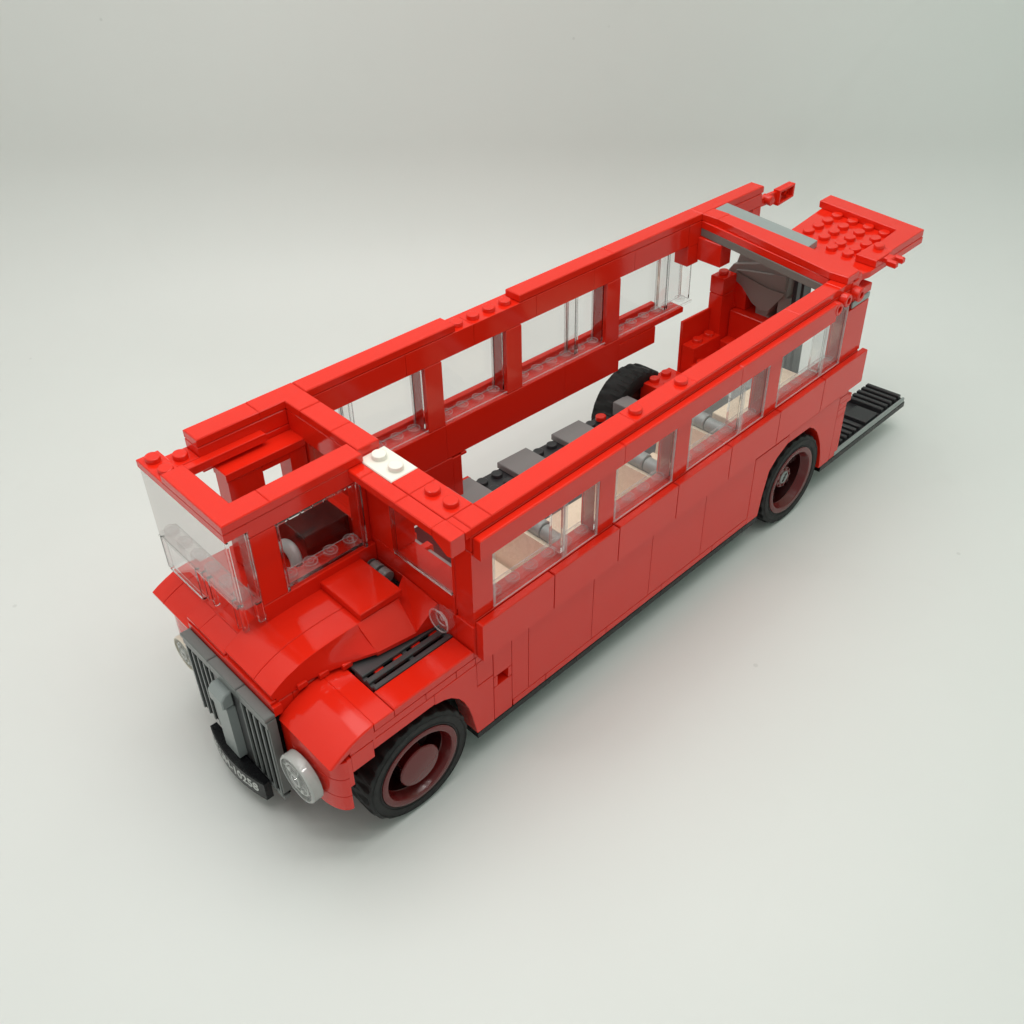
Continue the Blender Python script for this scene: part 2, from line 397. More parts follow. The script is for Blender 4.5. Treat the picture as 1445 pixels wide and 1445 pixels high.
m = MB()
m.poly([(26.75, 2.7), (26.45, -.9), (27.2, -1.1), (32.6, -1.08), (33.17, 5.85), (29.2, 5.3), (28.4, 5.2)], 12.78, T, 'z', .02)
sx = lambda i, j: (28.92 + .9 * i - .09 * j, 4.24 - 1.153 * j)
for i in range(4):
    for j in range(4):
        x, y = sx(i, j)
        if j == 3 and i == 0: y = .9
        m.stud(x, y, T, .33, .2)
for x, y in ((28.02, 2.0), (27.95, .9), (28.75, .1)): m.stud(x, y, T, .33, .2)
ledge = m.build('rear_ledge', 'red', bus)
q = MB(); q.poly([(32.1, 5.88), (33.17, 5.9), (32.6, -1.05), (29.2, -1.05), (29.3, .02), (31.59, .17)], T + .004, T + .4, 'z', .03)
q.build('edge_tile', 'red', ledge)
q = MB(); q.box(27.6, 29.2, -1.12, .2, T + .003, T + .4, .03, .004); q.stud(29.0, -.35, T + .4, .3)
q.box(28.3, 28.9, -1.5, -1.1, T + .05, T + .35, .05, 0)
q.box(28.1, 28.35, -2.05, -1.45, T + .02, T + .38, .08, 0); q.box(28.8, 29.05, -2.05, -1.45, T + .02, T + .38, .08, 0); q.box(28.15, 29.0, -1.6, -1.4, T + .04, T + .36, .06, 0)
q.build('clip_plate', 'red', ledge)

# =================================================================== staircase block (far rear)
m = MB()
m.box(25.2, 27.6, 9.55, 9.75, 4.0, 7.65); m.box(27.6, 28.75, 8.75, 9.75, 4.0, 8.6, .03, .006); m.box(27.6, 28.75, 8.75, 9.75, 8.6, 9.62, .03, .006)
m.stud(28.2, 9.3, 9.62)
m.box(25.25, 27.6, 8.6, 9.54, 4.0, 6.25, .03, .006); m.stud(26.1, 9.1, 6.25); m.stud(27.1, 9.1, 6.25)
m.box(25.0, 27.6, 6.2, 8.6, 4.0, 5.35, .03, .006)
for x, y in ((25.55, 8.2), (26.6, 7.9), (25.7, 7.1), (26.7, 6.8), (25.8, 6.4)): m.stud(x, y, 5.35)
m.box(22.6, 25.0, 7.5, 10.2, 3.6, 4.7, .03, .006)
for x, y in ((23.2, 9.7), (24.2, 9.7), (23.3, 8.7), (24.3, 8.7), (24.4, 7.9)): m.stud(x, y, 4.7)
m.box(28.4, 30, 5.2, 8.7, 3.6, 7.5, .03, .006); m.box(28.76, 30, 8.71, 9.6, 3.6, 7.7, .03, .006); m.box(28.9, 29.9, 8.0, 9.0, 7.5, 9.1, .03, .006); m.box(27.62, 28.9, 5.2, 8.7, 3.6, 5.9, .03, .006)
stair = m.build('staircase', 'red', bus)
q = MB()
q.poly([(9.65, 9.45), (9.28, 9.95), (6.64, 10.7), (5.13, 10.67), (5.15, 9.1), (5.75, 8.78), (6.4, 7.64), (6.89, 7.82), (7.56, 8.09), (8.45, 8.86), (9.47, 9.25)], 29.0, 29.95, 'x', .03)
q.poly([(9.28, 9.97), (5.2, 9.97), (5.2, 12.0), (8.6, 12.0)], 29.3, 30.2, 'x', .03)
q.poly([(7.4, 8.2), (6.35, 7.7), (5.8, 5.0), (7.1, 5.0)], 29.1, 29.9, 'x', .03)
q.box(29.02, 29.9, 4.9, 5.72, 4.5, 9.1)
q.poly([(9.3, 9.22), (9.0, 9.62), (6.5, 9.3), (5.3, 9.35), (5.3, 9.2), (6.3, 7.95), (6.9, 7.85), (7.56, 8.12), (8.4, 8.85)], 28.9, 29.0, 'x', .02)
q.poly([(8.9, 9.75), (8.0, 9.95), (5.2, 10.4), (5.2, 9.6)], 28.8, 29.0, 'x', .02)
q.box(28.85, 29.0, 5.3, 6.2, 10.2, 10.7)
q.build('stair_arch', 'agrey', stair)
q = MB(); q.box(29.5, 30.3, 4.35, 4.85, 3.5, 12.3); q.box(28.6, 29.0, 4.2, 4.5, 3.5, 12.2)
q.build('stair_post', 'dgrey', stair)
part('stair_back', 'black', stair, (30.0, 30.3, 4.9, 9.2, 3.6, 9.0))
part('stair_base', 'dgrey', stair, (27.45, 30.4, 2.0, 9.8, 1.5, 3.59))

# =================================================================== rear boarding deck
dk = MB()
dk.box(27.5, 35.2, -.9, 1.95, 1.87, 2.05, .02, .004)
z0 = 2.0
x = 27.75
while x < 35.1:
    if not (30.35 < x < 32.3): dk.box(x, x + .26, -.72, 1.9, z0, 2.36, .04, 0)
    elif x > 30.9: pass
    x += .5
dk.box(31.0, 32.35, -.72, .9, z0, 2.3, .03, 0)
deck = dk.build('boarding_deck', 'dgrey', bus)
part('deck_edge', 'lgrey', deck, (27.3, 35.1, -1.0, -.84, 1.88, 2.2, .03, .004))

# =================================================================== seats
def seat(x, y0=.35, y1=4.0, lng=2.6):
    b = MB()
    b.poly([(x - .45, 4.2), (x - .1, 4.2), (x + .25, 7.45), (x - .05, 7.55)], y0, y1, 'y', .05)
    b.box(x - lng, x - .45, y0 - .2, y1, 4.2, 5.4)
    s = b.build('passenger_seat', 'tan', bus)
    c = MB()
    c.poly([(x + .26, 6.9), (x + .9, 6.9), (x + .9, 7.5), (x + .26, 7.5)], y0 + .1, y1 - .1, 'y', .04)
    c.build('seat_back_shell', 'mgrey', s)
    h = MB(); h.cyl((x + .55, 0, 7.75), 'y', .4, y0 + 1.1, y1, 20); h.cyl((x + .5, 0, 7.75), 'y', .34, y0 - .05, y0 + 1.05, 20, .04)
    h.build('seat_bar', 'lgrey', s)
    p = MB(); p.box(x - 2.3, x - .6, y0 + .3, y1 - .3, 3.6, 4.2); p.build('seat_base', 'dgrey', s)
seat(5.8, lng=5.2); seat(12.6, lng=5.6); seat(17.2, lng=3.3)
for xx, yy in ((3.1, 1), (8.8, 1)):
    pass
q = MB(); q.box(19.4, 25.5, .55, 2.4, 4.0, 7.2); q.box(19.4, 25.6, .3, .54, 4.0, 7.9, .03)
bn = q.build('side_bench', 'tan', bus)
part('bench_ledge', 'lgrey', bn, (19.4, 25.7, .0, .28, 6.9, 7.55), (19.4, 25.7, .1, .28, 3.6, 6.8))
part('bench_top', 'lgrey', bn, (22.6, 26.8, 2.5, 6.0, 3.6, 6.2), studs=((24, 3.4, 6.2), (25.2, 3.4, 6.2), (24, 4.6, 6.2), (25.2, 4.6, 6.2)))

# =================================================================== driver's cab
m = MB()
m.poly([(-6.42, 8.72), (-6.42, 4.68), (-4.38, 4.68), (-4.38, 5.64), (-5.46, 5.64), (-5.46, 8.72)], T + .004, T + .396, 'z', .035)
m.box(-4.38, -.24, 4.68, 5.64, T, T + .4, .035, .006)
m.box(-6.42, -5.46, 8.72, 10.7, 12.73, T, .035, .006); m.stud(-5.94, 10.2, T); m.stud(-5.94, 9.25, T)
m.box(-6.42, -5.46, 4.68, 8.72, 12.73, T, .03, .006)
m.box(-5.46, -4.3, 9.75, 10.7, 12.33, 12.73, .03, .006); m.stud(-4.85, 10.2, 12.73)
m.box(-5.46, -.24, 4.7, 5.64, 12.4, T, .03, .006)
m.box(-5.46, -4.35, 4.7, 5.64, 9.0, 12.4, .03, .006)           # front post
m.box(-.5, -.1, 4.98, 5.64, 9.0, 12.4, .02, .006)
m.box(-5.46, -.12, 4.7, 5.64, 7.0, 9.0, .03, .006)
m.box(-4.3, -.22, FI, FO, 12.4, T, .03, .006); m.box(-4.3, -.2, FI, FO, 11.93, 12.4, .03, .006)
m.box(-6.2, -.12, 5.65, 10.6, 6.6, 7.0, .03, .006)
m.box(-6.35, -5.5, 4.75, 7.9, 7.0, 7.5, .03, .006)
# far cab wall with door window
m.box(-5.3, -1.5, 9.35, 9.74, 12.3, 12.72, .03, .006)
m.box(-3.9, -.15, 8.75, 9.7, 11.75, 12.15, .03, .006)
m.box(-3.85, -2.25, 8.8, 9.7, 7.0, 11.75, .03, .006); m.box(-.95, -.15, 8.8, 9.7, 7.0, 11.75, .03, .006)
m.box(-2.25, -.95, 8.8, 9.7, 7.0, 9.9, .03, .006); m.box(-2.25, -.95, 8.8, 9.7, 11.45, 11.75, .02, .006)
cab = m.build('cab', 'red', bus)
# back wall of the cab (between cab and saloon)
q = MB(); q.box(-.12, .7, 5.65, 9.7, 6.6, 9.4, .03, .006); q.box(-.12, .7, 8.7, 9.7, 9.4, 12, .03, .006); q.box(-.12, .7, 5.0, 6.0, 9.4, 12, .03, .006)
q.build('cab_back_wall', 'red', cab)
q = MB(); q.box(.1, .2, 6.0, 8.7, 9.4, 12, .02, 0); q.build('window_pane', 'clear', cab)
# windscreen
g = MB()
g.poly([(-6.38, 10.62), (-6.38, 4.9), (-6.3, 4.74), (-6.14, 4.69), (-5.5, 4.69), (-5.5, 4.82), (-6.12, 4.82), (-6.25, 4.95), (-6.25, 10.62)], 9.3, 12.72, 'z', .02)
ws = g.build('windscreen', 'wclear', cab)
g = MB(); g.poly([(-6.38, 10.62), (-6.38, 4.95), (-6.2, 4.7), (-5.5, 4.69), (-5.5, 5.6), (-5.6, 5.6), (-5.6, 10.62)], 9.3, 9.5, 'z', .03)
for k in range(6): g.lathe((-5.98, 5.25 + k, 9.5), 'z', [(.3, -.01), (.3, .14), (.27, .17), (.18, .17), (.15, .1)], 20)
g.build('windscreen_ledge', 'wledge', ws)
g = MB()
for k in range(6):
    for r_ in (.3, .14): g.lathe((-5.98, 5.25 + k, 9.64), 'z', [(r_, 0), (r_, .035), (r_ - .03, .035), (r_ - .03, 0)], 20, caps=False)
g.build('ledge_edges', 'edge', ws)
g = MB()
g.box(-6.42, -6.36, 4.95, 10.62, 9.28, 9.36, .01, 0); g.box(-5.66, -5.6, 5.0, 10.6, 9.44, 9.52, .01, 0)
for y in (5.0, 7.1): g.box(-6.3, -6.1, y, y + .16, 7.75, 9.3, .03, 0); g.box(-6.3, -6.1, y + .45, y + .55, 7.75, 9.3, .03, 0)
g.box(-5.75, -5.5, 4.69, 4.85, 8.3, 9.3, .03, 0)
g.box(-6.36, -6.26, 4.72, 4.86, 9.5, 12.7, .03, 0); g.box(-5.58, -5.5, 4.69, 4.8, 9.5, 12.7, .02, 0)
g.build('windscreen_frame', 'glass', ws)
g = MB(); g.poly([(-6.38, 10.55), (-6.38, 7.9), (-6.26, 7.9), (-6.26, 10.55)], 7.6, 9.28, 'z', .02); g.box(-6.38, -5.6, 10.43, 10.55, 7.6, 9.28, .02, 0)
lp = g.build('lower_windscreen', 'clear', cab)
g = MB(); g.box(-6.4, -6.22, 8.0, 10.45, 7.52, 7.64, .03, 0); g.box(-6.4, -6.22, 10.47, 10.58, 7.6, 9.28, .03, 0); g.box(-6.4, -6.22, 7.88, 7.98, 7.6, 9.28, .03, 0)
g.build('pane_frame', 'glass', lp)
# cab side window
g = MB(); g.box(-4.34, -.51, 4.72, 4.84, 9.2, 12.38, .02, 0); p = g.build('window_pane', 'clear', cab)
g = MB(); g.box(-4.34, -.51, 4.86, 5.6, 9.02, 9.2, .03, 0); g.box(-4.36, -4.24, 4.68, 4.9, 9.02, 12.4, .02, 0); g.box(-.62, -.5, 4.68, 4.9, 9.02, 12.4, .02, 0)
for k in range(7): g.box(-4.3 + .54 * k, -3.84 + .54 * k, 4.69, 4.8, 12.28, 12.4, .03, 0)
g.build('pane_frame', 'glass', p)
g = MB()
for k in range(4): g.lathe((-3.85 + .97 * k, 5.24, 9.2), 'z', [(.3, -.01), (.3, .14), (.27, .17), (.18, .17), (.15, .1)], 20)
g.build('ledge_studs', 'ledge', p)
g = MB()
for k in range(4):
    for r_ in (.3, .14): g.lathe((-3.85 + .97 * k, 5.24, 9.34), 'z', [(r_, 0), (r_, .035), (r_ - .03, .035), (r_ - .03, 0)], 20, caps=False)
g.box(-4.34, -.51, 5.56, 5.6, 9.16, 9.21, .01, 0)
g.build('ledge_edges', 'edge', p)
# steering wheel + driver's seat
q = MB()
n1, n2 = 36, 12; V = []; F = []
for i in range(n1):
    a = 2 * PI * i / n1
    for j in range(n2):
        b = 2 * PI * j / n2
        rr = .74 + .24 * math.cos(b)
        V.append((-3.3 + .24 * math.sin(b) + .35 * math.sin(a) * rr, 6.45 + rr * math.cos(a), 8.7 + rr * math.sin(a) * .94))
for i in range(n1):
    for j in range(n2): F.append((i * n2 + j, ((i + 1) % n1) * n2 + j, ((i + 1) % n1) * n2 + (j + 1) % n2, i * n2 + (j + 1) % n2))
q.add(V, F, True)
q.build('steering_wheel', 'lgrey', cab)
q = MB(); q.box(-2.2, -.75, 6.2, 8.4, 7.0, 8.6, .04); q.box(-2.6, -.45, 5.9, 8.6, 8.6, 9.95, .04)
q.build('driver_seat', 'brown', cab)
part('column_block', 'lgrey', cab, (-4.9, -4.5, 6.4, 6.9, 7.0, 8.3))

# =================================================================== bonnet
def curve_slope(m, x_front, x_back, z_front, z_back, y0, y1, z_bot, n=10, p=2.0, b=.02, lip=.12):
    pts = [(x_back, z_bot), (x_back, z_back)]
    for i in range(1, n + 1):
        t = i / n; pts.append((x_back + (x_front - x_back) * t, z_back - (z_back - z_front) * t ** p))
    pts.append((x_front, max(z_bot, z_front - lip))); 
    if z_front - lip > z_bot: pts.append((x_front + .1, z_bot))
    m.poly(pts, y0, y1, 'y', b)
m = MB()
# main bonnet: crest profile measured along the side
crest = [(-7.18, 7.42), (-6.8, 7.66), (-6.35, 7.87), (-5.95, 8.0), (-5.6, 8.1), (-5.2, 8.16), (-4.86, 8.19), (-4.3, 8.22), (-3.84, 8.24), (-3.1, 8.24), (-2.9, 8.24), (-1.0, 8.24)]
prof = [(-1.0, 7.2)] + [(-7.15, 7.2)] + crest
m.poly(prof, 2.2, 3.3, 'y', .025); m.poly([(-1.0, 7.2), (-7.15, 7.2)] + crest, 3.31, 5.3, 'y', .025)
# flared flank: facets
A = (-3.1, 2.2, 8.22); Bp = (-2.95, 1.35, 7.22); Cc = (-1.2, 1.1, 7.22); D = (-1.1, 2.2, 8.22)
E_ = (-4.1, 1.75, 6.95); Fp = (-5.8, 2.2, 6.95); G = (-7.1, 2.2, 7.3)
lo = lambda p: (p[0], p[1], p[2] - .18)
m.add([A, D, Cc, Bp, lo(Bp), lo(Cc), (D[0], 2.22, 6.95), (A[0], 2.22, 6.95)],
      [(0, 3, 2, 1), (3, 4, 5, 2), (1, 2, 5, 6), (4, 7, 6, 5), (0, 7, 4, 3)])
# concave blend from the crest to the flare
nb = 14; V = []; cr2 = [(-7.18, 7.42), (-6.9, 7.6), (-6.6, 7.77), (-6.35, 7.87), (-6.1, 7.95), (-5.85, 8.03), (-5.6, 8.1), (-5.2, 8.16), (-4.86, 8.19), (-4.4, 8.22), (-4.0, 8.23), (-3.6, 8.23), (-3.3, 8.22), (-3.1, 8.22)]
for i, (cx, cz) in enumerate(cr2):
    t = i / (nb - 1)
    bx = -7.14 + t * (4.14 + .05); fl_ = max(0, (t - .25) / .75)
    by = 2.2 - .85 * fl_ ** 1.5; bz = 7.28 - .10 * min(1, t * 2) + .08 * fl_ ** 2
    for k in range(6):
        s_ = k / 5; e = s_ ** 1.6
        V.append((cx + (bx - cx) * s_, 2.2 + (by - 2.2) * e, cz + (bz - cz) * s_))
F = []
for i in range(nb - 1):
    for k in range(5): F.append((i * 6 + k, i * 6 + k + 1, (i + 1) * 6 + k + 1, (i + 1) * 6 + k))
o = len(V)
V2 = [(V[i * 6 + 5][0], V[i * 6 + 5][1] + .0, V[i * 6 + 5][2] - .12) for i in range(nb)] + [(V[i * 6 + 5][0], 2.3, V[i * 6 + 5][2] - .12) for i in range(nb)]
for i in range(nb - 1):
    F.append((i * 6 + 5, o + i, o + i + 1, (i + 1) * 6 + 5)); F.append((o + i, o + nb + i, o + nb + i + 1, o + i + 1))
m.add(V + V2, F, True)
# teeth under the flank
for x, yy in ((-6.1, 2.08), (-5.2, 1.96), (-4.3, 1.7)): m.box(x, x + .42, yy, 2.5, 6.92, 7.2, .03, 0)
# rear wedge against the wall
m.add([(-1.16, 2.45, 8.0), (-.13, 3.05, 8.3), (-.13, 1.0, 8.15), (-1.16, 1.15, 7.2), (-.13, 1.0, 6.98), (-1.16, 1.15, 6.98), (-1.16, 2.45, 6.98), (-.13, 3.05, 6.98)],
      [(0, 3, 1), (3, 2, 1), (3, 5, 4, 2), (0, 6, 5, 3), (1, 2, 4, 7), (0, 1, 7, 6), (4, 5, 6, 7)])
# left (driver side) pieces
curve_slope(m, -7.2, -5.5, 7.12, 7.62, 7.1, 8.05, 6.9, p=1.3)
curve_slope(m, -7.2, -5.45, 7.12, 7.62, 5.32, 7.1, 6.9, p=1.3)
m.box(-7.0, -5.4, 2.2, 5.3, 6.92, 7.2, .03, .005); m.box(-7.27, -7.0, 2.2, 5.3, 6.92, 7.08, .03, .005)
m.box(-5.5, -.1, 2.3, 4.7, 6.9, 7.3, .03, .005); m.box(-7.26, -6.9, 2.05, 7.95, 6.42, 6.91, .02, .003)
hood = m.build('bonnet', 'red', bus)
part('bonnet_tile', 'red', hood, (-2.93, -.88, 2.2, 5.2, 8.26, 8.62, .04, .004))
q = MB()
for y in (3.6, 4.15, 4.7): q.cyl((-.45, 0, 8.0), 'y', .3, y, y + .42, 16)
q.build('engine_detail', 'lgrey', hood)
part('engine_gap', 'black', hood, (-1.0, -.12, 2.6, 5.0, 7.3, 7.75))

# fenders
def fender(ys, name):
    f = ys                       # maps near-side y to this side
    def bx(m, x0, x1, y0, y1, z0, z1, b=.03, g=.006):
        a, c = f(y0), f(y1); m.box(x0, x1, min(a, c), max(a, c), z0, z1, b, g)
    m = MB()
    a, c = sorted((f(-1), f(2.2)))
    top = [(-5.05, 6.9)] + [(-5.05 - 2.07 * t, 6.9 - .78 * t ** 1.9) for t in [i / 12 for i in range(1, 13)]]
    m.poly([(-5.05, 6.12)] + top + [(-7.1, 6.04), (-6.95, 6.0), (-6.7, 6.1), (-6.2, 6.3), (-6.2, 6.12)], a, c, 'y', .05)
    bx(m, -5.05, -4.12, -1, 2.2, 6.5, 6.9, .03)
    bx(m, -4.1, -.12, -1, .18, 6.5, 6.93, .05)
    bx(m, -5.05, -.12, -.9, 2.2, 6.1, 6.5)
    # stepped side below the slope
    bx(m, -6.2, -5.19, -1, 0, 5.15, 6.1, .02); bx(m, -6.4, -6.2, -1, 0, 4.43, 6.05, .02); bx(m, -5.05, -5.19 + .01, -1, 0, 6.1, 6.48, .02) if False else None
    bx(m, -5.19, -5.06, -1, 0, 5.6, 6.48, .02)
    # rounded bumper
    pts = [(-6.4, f(-1))] + [(-6.4 - .66 * math.sin(t), f(.35 - 1.35 * math.cos(t))) for t in [PI / 2 * i / 10 for i in range(1, 11)]] + [(-7.06, f(2.2)), (-6.4, f(2.2))]
    for z0_, z1_ in ((3.12, 3.95), (3.97, 5.0), (5.02, 6.0)): m.poly(pts, z0_, z1_, 'z', .015)
    bx(m, -6.4, -6.0, .1, 2.2, 3.2, 6.0)
    return m.build(name, 'red', bus)
fd = fender(lambda y: y, 'fender')
mirror = lambda y: 9.71 - y
m = MB()
a, c = 7.6, 10.7
m.poly([(-5.05, 5.3), (-5.05, 7.1), (-5.6, 7.12), (-6.15, 7.05), (-6.6, 6.87), (-7.0, 6.68), (-7.3, 6.5), (-7.28, 6.38), (-7.0, 6.35), (-6.6, 6.3), (-6.4, 5.3)], 9.95, 10.85, 'y', .03)
m.poly([(-5.05, 5.3), (-5.05, 7.1), (-5.6, 7.12), (-6.15, 7.05), (-6.6, 6.87), (-7.0, 6.68), (-7.3, 6.5), (-7.28, 6.38), (-7.0, 6.35), (-6.6, 6.3), (-6.4, 5.3)], 8.0, 9.94, 'y', .03)
pts = [(-6.4, mirror(-1))] + [(-6.4 - .66 * math.sin(t), mirror(.35 - 1.35 * math.cos(t))) for t in [PI / 2 * i / 10 for i in range(1, 11)]] + [(-7.06, mirror(2.0)), (-6.4, mirror(2.0))]
for z0_, z1_ in ((3.12, 3.95), (3.97, 5.0), (5.02, 6.3)): m.poly(pts, z0_, z1_, 'z', .015)
m.box(-5.05, -.1, 9.7, 10.7, 5.3, 7.0, .03, .006)
m.build('fender', 'red', bus)
# front bulkhead behind the grille
part('bulkhead', 'red', bus, (-7.0, -6.3, 2.2, 7.6, 2.2, 6.9), (-6.3, -5.1, 2.2, 7.6, 5.6, 6.9), (-7.06, -6.6, 1.9, 2.2, 3.1, 6.1))
# vent
q = MB()
for y0_, y1_ in ((.2, .42), (.6, .84), (1.02, 1.9)): q.box(-3.98, -.12, y0_, y1_, 6.74, 6.93, .03, .002)
for x in (-3.98, -2.05, -.3): q.box(x, x + .2, .4, 1.5, 6.6, 6.78, .02, 0)
v_ = q.build('vent', 'vgrey', fd)
part('vent_base', 'black', v_, (-3.98, -.12, .2, 1.9, 6.51, 6.56))
q = MB()
for k in range(4):
    q.box(-3.62 + .92 * k, -3.1 + .92 * k, .42, .52, 6.56, 6.76, .02, 0); q.cyl((-3.2 + .92 * k, 1.06, 6.55), 'z', .22, 0, .2, 20)
q.build('vent_studs', 'red', v_)

# =================================================================== grille
gx0, gx1 = -7.65, -7.3
q = MB()
for a, b in ((2.02, 3.95), (3.97, 5.9), (5.92, 7.9)): q.box(gx0 - .08, -7.27, a, b, 6.42, 6.66, .04, .004); q.box(gx0 - .02, gx0 + .2, a, b, 6.0, 6.41, .03, .004)
q.box(gx0 + .02, -7.27, 2.02, 2.12, 1.95, 6.4, .02, 0)
gr = q.build('grille', 'fgrey', bus)
q = MB()
for y in [2.14 + .42 * k for k in range(5)]: q.box(gx0 - .02, gx0 + .06, y, y + .1, 1.6, 6.0, .03, 0)
for y in [6.02 + .42 * k for k in range(5)]: q.box(gx0 - .02, gx0 + .06, y, y + .1, 2.0, 6.0, .03, 0)
q.box(gx0, gx0 + .26, 2.05, 4.0, 1.5, 1.75, .03, 0)
q.build('grille_slats', 'slat', gr)
part('grille_back', 'void', gr, (gx0 + .045, -7.28, 2.13, 3.95, 1.6, 6.0), (gx0 + .045, -7.28, 5.9, 7.88, 2.0, 6.0), (-7.27, -7.08, 2.1, 7.85, 2.0, 6.4))  # shallow panels, blackened to give the gaps their deep shade
part('grille_centre', 'vgrey', gr, (gx0 + .02, -7.28, 3.97, 5.88, 1.6, 6.0))
part('badge_bar', 'lgrey', gr, (-8.02, gx0 + .01, 4.52, 5.5, 2.0, 5.15, .05, .002))
q = MB(); q.poly([(-8.16, 5.22), (-8.16, 5.72), (-7.95, 5.98), (gx0, 5.98), (gx0, 5.22)], 4.5, 5.5, 'y', .05)
q.build('badge_block', 'lgrey', gr)

# =================================================================== number plate
def arc_x(y):                                  # front surface of the curved plate
    t = (y - 4.88) / 1.95
    return -8.0 - .32 * (1 - t * t)
q = MB()
pts = [(-7.68, 2.93), (-7.68, 6.83)] + [(arc_x(6.83 - 3.9 * i / 24), 6.83 - 3.9 * i / 24) for i in range(25)]
q.poly(pts, .82, 1.96, 'z', .05)
npl = q.build('number_plate', 'black', bus)
cu = bpy.data.curves.new('number', 'FONT'); cu.body = 'HLUH-10258'; cu.size = .92; cu.align_x = 'CENTER'; cu.align_y = 'CENTER'
cu.extrude = .012; cu.offset = .012; cu.resolution_u = 4
to = bpy.data.objects.new('tmp_number', cu); COL.objects.link(to)
bpy.context.view_layer.update()
dg = bpy.context.evaluated_depsgraph_get()
me = bpy.data.meshes.new_from_object(to.evaluated_get(dg))
bpy.data.objects.remove(to)
xs = [v.co.x for v in me.vertices]; wid = max(xs) - min(xs); cx = (max(xs) + min(xs)) / 2
bm = bmesh.new(); bm.from_mesh(me)
bmesh.ops.subdivide_edges(bm, edges=[e for e in bm.edges if e.calc_length() > .3], cuts=1)
for v in bm.verts:
    lx, ly, lz = v.co
    y = 4.88 - (lx - cx) * 3.25 / wid
    v.co = warp((arc_x(y) - .012 - lz, y, 1.42 + ly * .74))
bmesh.ops.recalc_face_normals(bm, faces=bm.faces)
bm.to_mesh(me); bm.free(); me.materials.clear(); me.materials.append(M['print'])
lt = bpy.data.objects.new('plate_number', me); COL.objects.link(lt); lt.parent = npl

# =================================================================== headlights
def headlight(yc, zc, ring, k=1, dx=0):
    q = MB()
    q.lathe((-7.08 + dx, yc, zc), 'x', [(r * k, a) for r, a in [(.4, 0), (.95, -.04), (1.05, -.1), (1.05, -.5), (1.0, -.56), (.93, -.56), (.9, -.42), (.5, -.3), (.01, -.28)]], 48)
    h = q.build('headlight', ring, bus)
    q = MB()
    q.lathe((-7.5 + dx, yc, zc), 'x', [(r * k, a) for r, a in [(.92, 0), (.92, -.1), (.84, -.16), (.8, -.1), (.55, -.17), (.5, -.12), (.3, -.14), (.28, -.26), (.01, -.26)]], 40)
    q.build('headlight_lens', 'lens', h)
    q = MB()
    q.lathe((-7.58 + dx, yc, zc), 'x', [(.3 * k, 0), (.3 * k, -.1), (.2 * k, -.1), (.2 * k, 0)], 24, caps=False)
    q.lathe((-7.56 + dx, yc, zc), 'x', [(.72 * k, 0), (.72 * k, -.05), (.66 * k, -.05), (.66 * k, 0)], 32, caps=False)
    for t in (.9, 3.9): q.lathe((-7.58 + dx, yc + .5 * k * math.cos(t), zc + .5 * k * math.sin(t)), 'x', [(.09 * k, 0), (.09 * k, -.1), (.01, -.14)], 12)  # two white beads painted in as lens highlights
    for t in (.3, 1.9, 3.4, 5.0):
        c_, s_ = math.cos(t), math.sin(t)
        q.poly([(yc + k * (.32 * c_ - .03 * s_), zc + k * (.32 * s_ + .03 * c_)), (yc + k * (.32 * c_ + .03 * s_), zc + k * (.32 * s_ - .03 * c_)), (yc + k * (.8 * c_ + .03 * s_), zc + k * (.8 * s_ - .03 * c_)), (yc + k * (.8 * c_ - .03 * s_), zc + k * (.8 * s_ + .03 * c_))], -7.62 + dx, -7.56 + dx, 'x', .01)
    q.build('reflector_facets_glints', 'print', h)
M['lampgrey'] = plastic('frosted_lamp_plastic', (.68, .69, .67), .08); M['lampgrey'].node_tree.nodes['Principled BSDF'].inputs['Transmission Weight'].default_value = .45
headlight(.72, 4.3, 'lampgrey')
headlight(8.6, 4.6, 'milky', .8, .1)

